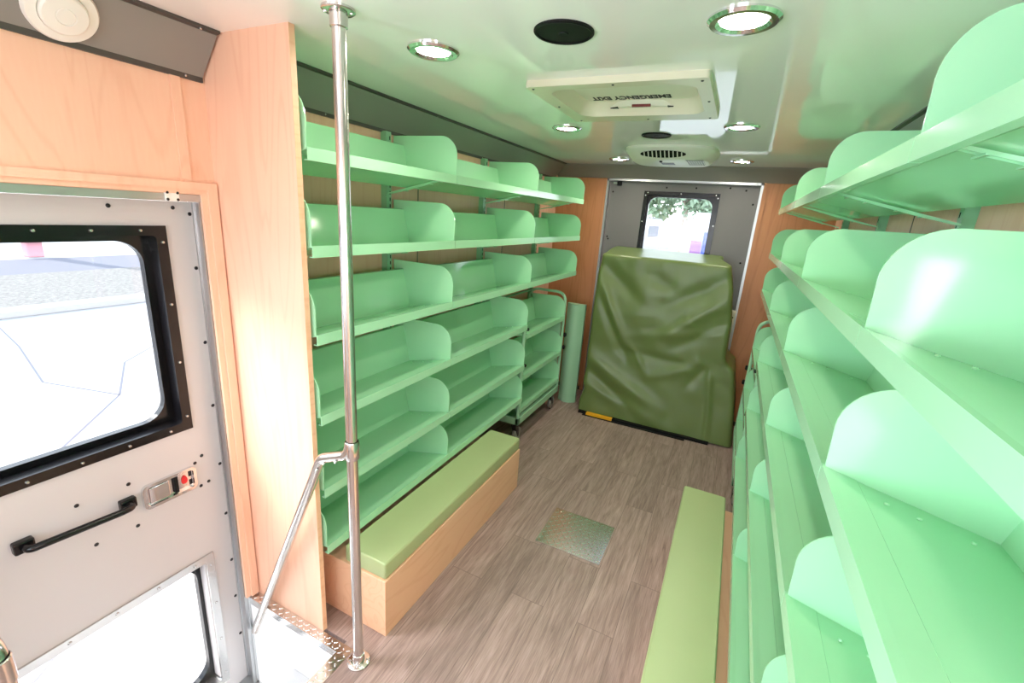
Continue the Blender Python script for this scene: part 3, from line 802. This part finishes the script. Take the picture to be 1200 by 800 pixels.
obj('release_button', bx(bm_new(), (-.03, .149, .002), (.045, .160, .012), .002), 'maroon', hdl)
b = bm_new(); prism(b, [(-.125, .178, .004), (-.09, .163, .004), (-.09, .186, .004)], (0, 0, .004)); prism(b, [(.13, .180, .004), (.108, .170, .004), (.108, .186, .004)], (0, 0, .004)); obj('pointer_marks', b, 'ink', hdl)
screws(t, [(x, y, -.0215) for x, y in ((HO[0]+.022, HO[1]+.025), (0, HO[1]+.022), (HO[2]-.022, HO[1]+.03), (HO[0]+.022, 0), (HO[2]-.018, .0), (HO[0]+.03, HO[3]-.03), (.02, HO[3]-.03), (HO[2]-.03, HO[3]-.03))], (0, 0, -1), 'screw', r=.005, h=.0035, n=10)
cu = bpy.data.curves.new('exit_lettering', 'FONT'); cu.body = 'EMERGENCY EXIT'; cu.size = .039; cu.align_x = 'CENTER'; cu.align_y = 'CENTER'; cu.extrude = .0006; cu.offset = .0010
tmp = bpy.data.objects.new('exit_lettering_source', cu); C.objects.link(tmp)
bpy.context.view_layer.update()
me = bpy.data.meshes.new_from_object(tmp.evaluated_get(bpy.context.evaluated_depsgraph_get()))
bpy.data.objects.remove(tmp); me.name = 'exit_lettering'
me.transform(Matrix(((-1, 0, 0, -.030), (0, 1.75, 0, .112), (0, 0, -1, .0283), (0, 0, 0, 1))))
me.materials.clear(); me.materials.append(M['ink'])
tx = bpy.data.objects.new('exit_lettering', me); C.objects.link(tx); tx.parent = lid
tx['label'] = 'black EMERGENCY EXIT lettering'

# air conditioner
t = thing('air_conditioner', 'white ceiling air conditioner with black vents near the rear door', 'air conditioner', (-.465, 3.22, H))
def sup(a, b_, n_, z, k=48, oy_=0):
    out = []
    for i in range(k):
        th = 2*pi*i/k; c_, s_ = cos(th), sin(th)
        out.append((a*math.copysign(abs(c_)**(2/n_), c_), oy_+b_*math.copysign(abs(s_)**(2/n_), s_), z))
    return out
b = bm_new()
rings = [sup(.275, .285, 3.4, 0), sup(.275, .285, 3.4, -.014), sup(.268, .275, 3.4, -.024), sup(.232, .208, 3.2, -.066), sup(.222, .198, 3.2, -.070)]
V = [[b.verts.new(p) for p in r] for r in rings]
for A, B in zip(V, V[1:]):
    for i in range(48): b.faces.new((A[i], A[(i+1) % 48], B[(i+1) % 48], B[i]))
b.faces.new(V[-1]); obj('housing', b, 'white', t, smooth=True)
# front louvre lies on the sloping near face
sl = Vector((0, .067, -.042)).normalized(); nrm = Vector((0, -.042, -.067)).normalized()
b = bm_new(); cpt = Vector((-.02, -.2415, -.045))
ell = [cpt+Vector((.132*cos(2*pi*i/32), 0, 0))+sl*(.031*sin(2*pi*i/32))+nrm*.001 for i in range(32)]
prism(b, ell, nrm*.002); vent = obj('front_vent', b, 'blackm', t)
b = bm_new()
for i in range(10):
    x = -.108+.024*i; hh = .031*math.sqrt(max(0, 1-(x/.132)**2))
    p0 = cpt+Vector((x-.003, 0, 0))-sl*hh+nrm*.002; 
    prism(b, [p0, p0+Vector((.006, 0, 0)), p0+Vector((.006, 0, 0))+sl*2*hh, p0+sl*2*hh], nrm*.004)
obj('louvres', b, 'white', vent)
b = bm_new(); bx(b, (.105, -.17, -.0725), (.205, .06, -.0695)); gr = obj('side_grille', b, 'blackm', t)
b = bm_new()
for i in range(8): bx(b, (.105+i*.0137, -.17, -.0729), (.105+i*.0137+.0042, .06, -.0722))
for i in range(10): bx(b, (.105, -.17+i*.0251, -.0730), (.205, -.17+i*.0251+.0045, -.0722))
obj('grille_bars', b, 'white', gr)
obj('control_label', bx(bm_new(), (-.06, -.04, -.0712), (.02, .06, -.0698)), 'vgrey', t)
obj('control_knob', cyl(bm_new(), (-.045, -.12, -.069), (-.045, -.12, -.078), .009, n=12), 'blackm', t)

# alarm disc on the front cove
nr = Vector((.123, 0, -.098)).normalized(); ctr = Vector((-1.497, .617, 1.9925))
t = thing('ceiling_alarm', 'round white alarm disc on the grey panel over the entry door', 'alarm', ctr)
obj('base_disc', lathe(bm_new(), [(.070, -.004), (.070, .010), (.066, .016), (.048, .018), (.046, .014)], (0, 0, 0), nr, 44), 'white', t, smooth=True)
obj('cap', lathe(bm_new(), [(.046, .012), (.046, .024), (.042, .028), (.020, .030), (.0185, .0285), (.017, .030), (0, .0305)], (0, 0, 0), nr, 40), 'white', t, smooth=True)

# ================================================================== OUTSIDE
GZ = -.80
def ground(name, x0, x1, y0, y1, m, z=GZ, t_=.05):
    return struct(obj(name, bx(bm_new(), (x0, y0, z-t_), (x1, y1, z)), m))
ground('ground', -90, 60, -60, 120, 'asphalt')
g = struct(obj('trim_11', bx(bm_new(), (-11.75, -50, GZ), (-11.35, 60, GZ+.13), .02), 'curb'))
ground('trim_12', -16.0, -11.75, -50, 60, 'gravel', GZ+.10, .1)
ground('trim_13', -19.6, -16.0, -50, 60, 'road', GZ+.03, .05)
b = bm_new()
for path in ([(-3.2, -1.0), (-4.0, .6), (-5.1, 1.4), (-6.3, 2.5), (-7.5, 3.1), (-9.4, 5.4)], [(-6.3, 2.5), (-7.4, 2.2), (-9.3, 2.6), (-11.2, 2.9)], [(-2.6, .35), (-2.9, .75), (-3.4, .9), (-3.8, 1.4)]):
    for (xa, ya), (xb, yb_) in zip(path, path[1:]):
        for k in range(5):
            pass
        d = Vector((xb-xa, yb_-ya, 0)); nn = Vector((-d.y, d.x, 0)).normalized()*.012
        prism(b, [(xa+nn.x, ya+nn.y, GZ), (xb+nn.x, yb_+nn.y, GZ), (xb-nn.x, yb_-nn.y, GZ), (xa-nn.x, ya-nn.y, GZ)], (0, 0, .002))
struct(obj('trim_14', b, 'road'))
t = thing('post', 'faded red post standing across the road outside the entry door', 'post', (-20.4, 6.52, GZ))
obj('shaft', bx(bm_new(), (-.2, -.2, 0), (.2, .2, 5), .03), 'post', t)
obj('base_collar', bx(bm_new(), (-.42, -.42, 0.5), (.42, .42, .54), .02), 'vgrey', t)

def tree(x, y, h, r, lm, label, seed):
    rnd = random.Random(seed)
    t = thing('tree', label, 'tree', (x, y, GZ), 'trees behind the rear window')
    b = bm_new()
    tube(b, fillet([(0, 0, 0), (.1, 0, h*.3), (-.15, .1, h*.6), (.1, 0, h*.8)], .5, 5), .2, n=10)
    tube(b, [(0, 0, h*.33), (.6, .2, h*.55), (1.1, .1, h*.75)], .11, n=8); tube(b, [(0, 0, h*.36), (-.7, -.2, h*.6), (-1.2, .1, h*.8)], .1, n=8)
    obj('trunk', b, 'bark', t, smooth=True)
    b = bm_new()
    blobs = [(rnd.uniform(-r, r)*.8, rnd.uniform(-r, r)*.6, h*.58+rnd.uniform(-.26, .42)*h, rnd.uniform(.35, .6)*r) for _ in range(26)]
    for bxx, byy, bzz, br_ in blobs:
        for _ in range(300):
            v = Vector((rnd.gauss(0, 1), rnd.gauss(0, 1), rnd.gauss(0, 1))).normalized()*br_*rnd.uniform(.6, 1.05)
            p = Vector((bxx, byy, bzz))+v; s_ = rnd.uniform(.16, .36)
            a = Vector((rnd.gauss(0, 1), rnd.gauss(0, 1), rnd.gauss(0, 1))).normalized(); c_ = a.orthogonal().normalized()
            q = [p+a*s_, p+c_*s_*.5, p-a*s_, p-c_*s_*.5]
            b.faces.new([b.verts.new(k) for k in q])
    obj('foliage', b, lm, t)
tree(-9.2, 41, 10, 3.2, 'leaf2', 'yellow green tree at the left of the rear window view', 1)
tree(-4.3, 40, 10, 3.2, 'leaf', 'pale trunked green tree in the middle of the rear window view', 2)
tree(-1.0, 46, 12, 3.2, 'leaf2', 'leafy tree at the right of the rear window view', 3)
tree(-15.5, 50, 13, 4.0, 'leaf', 'darker tree farthest left seen through the rear window', 4)
# white box truck (right) and white trailer (left) behind the van
def truck(loc, label, flip):
    t = thing('parked_truck', label, 'truck', loc)
    obj('cargo_box', bx(bm_new(), (0, 0, .55), (2.3, 5.2, 2.95), .10, 3), 'vwhite', t)
    obj('cab', prism(bm_new(), [(.1, 5.2, .45), (.1, 7.2, .45), (.1, 7.2, 1.3), (.1, 6.6, 1.45), (.1, 6.1, 2.2), (.1, 5.2, 2.25)], (2.1, 0, 0)), 'vwhite', t)
    obj('purple_panel', bx(bm_new(), (.02, -.012, .9), (.44, 0.0, 1.86)), 'vpurple', t)
    obj('blue_panel', bx(bm_new(), (.46, -.014, 1.3), (.75, 0.0, 2.22)), 'vblue', t)
    obj('bumper', bx(bm_new(), (.05, -.10, .42), (2.25, .02, .56), .02), 'vgrey', t)
    for x in (.15, 2.15):
        for y in (1.2, 6.2): obj('wheel', lathe(bm_new(), [(0, -.12), (.24, -.12), (.42, -.10), (.44, 0), (.42, .10), (.24, .12), (0, .12)], (x, y, .44), (1, 0, 0), 24), 'blackm', t, smooth=True)
truck((-1.75, 20, GZ), 'white truck with purple and blue panels seen through the rear window', 0)
t = thing('parked_trailer', 'white trailer with a dark side window at left of the rear window', 'trailer', (-7.4, 25, GZ))
obj('trailer_body', bx(bm_new(), (0, 0, .5), (2.4, 9, 2.75), .12, 3), 'vwhite', t)
obj('side_window', bx(bm_new(), (2.395, 4.0, 1.6), (2.42, 7.6, 2.25), .02), 'vgrey', t)
for y in (3.6, 4.8): obj('wheel', lathe(bm_new(), [(0, -.12), (.22, -.12), (.38, -.10), (.40, 0), (.38, .10), (.22, .12), (0, .12)], (2.28, y, .40), (1, 0, 0), 24), 'blackm', t, smooth=True)

# ================================================================== LIGHT
w = bpy.data.worlds.new('World'); sc.world = w; w.use_nodes = True
nt = w.node_tree; bg = nt.nodes['Background']; bg.inputs['Strength'].default_value = 1.0
tc = nt.nodes.new('ShaderNodeTexCoord'); sp3 = nt.nodes.new('ShaderNodeSeparateXYZ'); rp = nt.nodes.new('ShaderNodeValToRGB')
nt.links.new(tc.outputs['Generated'], sp3.inputs[0]); nt.links.new(sp3.outputs['Z'], rp.inputs['Fac']); nt.links.new(rp.outputs['Color'], bg.inputs['Color'])
e = rp.color_ramp.elements; e[0].position = 0; e[0].color = (3.4, 3.6, 3.8, 1); e[1].position = .9; e[1].color = (.7, .95, 1.4, 1); k = e.new(.35); k.color = (2.6, 2.9, 3.3, 1)
def lamp(name, kind, loc, energy, col=(1, 1, 1), **kw):
    l = bpy.data.lights.new(name, kind); l.energy = energy; l.color = col
    for k, v in kw.items(): setattr(l, k, v)
    o = bpy.data.objects.new(name, l); C.objects.link(o); o.location = loc
    return o
s = lamp('sun', 'SUN', (0, 0, 10), 3.6, (1, .96, .90), angle=radians(.6))
s.rotation_euler = Vector((1.6, .22, -1.17)).to_track_quat('-Z', 'Y').to_euler()
a = lamp('windscreen_daylight', 'AREA', ((fx0+fx1)/2, YF-.12, (fz0+fz1)/2), 15, (.97, .97, 1), shape='RECTANGLE', size=fx1-fx0, size_y=fz1-fz0)
a.rotation_euler = Vector((0, 1, .25)).to_track_quat('-Z', 'Y').to_euler()
a = lamp('side_window_daylight', 'AREA', (WR+.028, (RW[0]+RW[2])/2, (RW[1]+RW[3])/2), 7, (1, .99, .97), shape='RECTANGLE', size=RW[2]-RW[0], size_y=RW[3]-RW[1])
a.rotation_euler = Vector((-1, 0, 0)).to_track_quat('-Z', 'Y').to_euler()
a = lamp('left_front_fill', 'AREA', (WL-.12, (LWN[0]+LWN[2])/2, (LWN[1]+LWN[3])/2), 34, (.72, .91, 1), shape='RECTANGLE', size=LWN[2]-LWN[0], size_y=LWN[3]-LWN[1])  # added bluish fill on the right shelves, through the added left window
a.rotation_euler = Vector((1, .15, .05)).to_track_quat('-Z', 'Y').to_euler()
a = lamp('door_side_skylight', 'AREA', (-2.4, -.25, 2.3), 190, (1, .98, .97), shape='RECTANGLE', size=1.6, size_y=1.0)
a.rotation_euler = Vector((1, .9, -1.9)).to_track_quat('-Z', 'Y').to_euler()
# ================================================================== CAMERA
pitch, yaw, roll, fpx = -.2756, .4396, .0709, 529.34
cp, sp_ = cos(pitch), sin(pitch); cy, sy = cos(yaw), sin(yaw)
fwd = Vector((-sy*cp, cy*cp, sp_)); right = Vector((cy, sy, 0)); up = right.cross(fwd)
r2 = right*cos(roll)+up*sin(roll); u2 = -right*sin(roll)+up*cos(roll)
cam = bpy.data.cameras.new('Camera'); co = bpy.data.objects.new('Camera', cam); C.objects.link(co)
mw = Matrix((r2, u2, -fwd)).transposed().to_4x4(); mw.translation = Vector((.0138, 0, 1.6085)); co.matrix_world = mw
cam.sensor_width = 36; cam.lens = fpx*36/1200; cam.clip_start = .02; cam.clip_end = 400
sc.camera = co
sc.view_settings.view_transform = 'Standard'; sc.view_settings.look = 'None'
sc.view_settings.exposure = 0.72
sc.view_settings.gamma = 1.05
sc.cycles.use_denoising = True
sc.cycles.max_bounces = 10; sc.cycles.diffuse_bounces = 6; sc.cycles.transparent_max_bounces = 12
sc.cycles.sample_clamp_indirect = 8
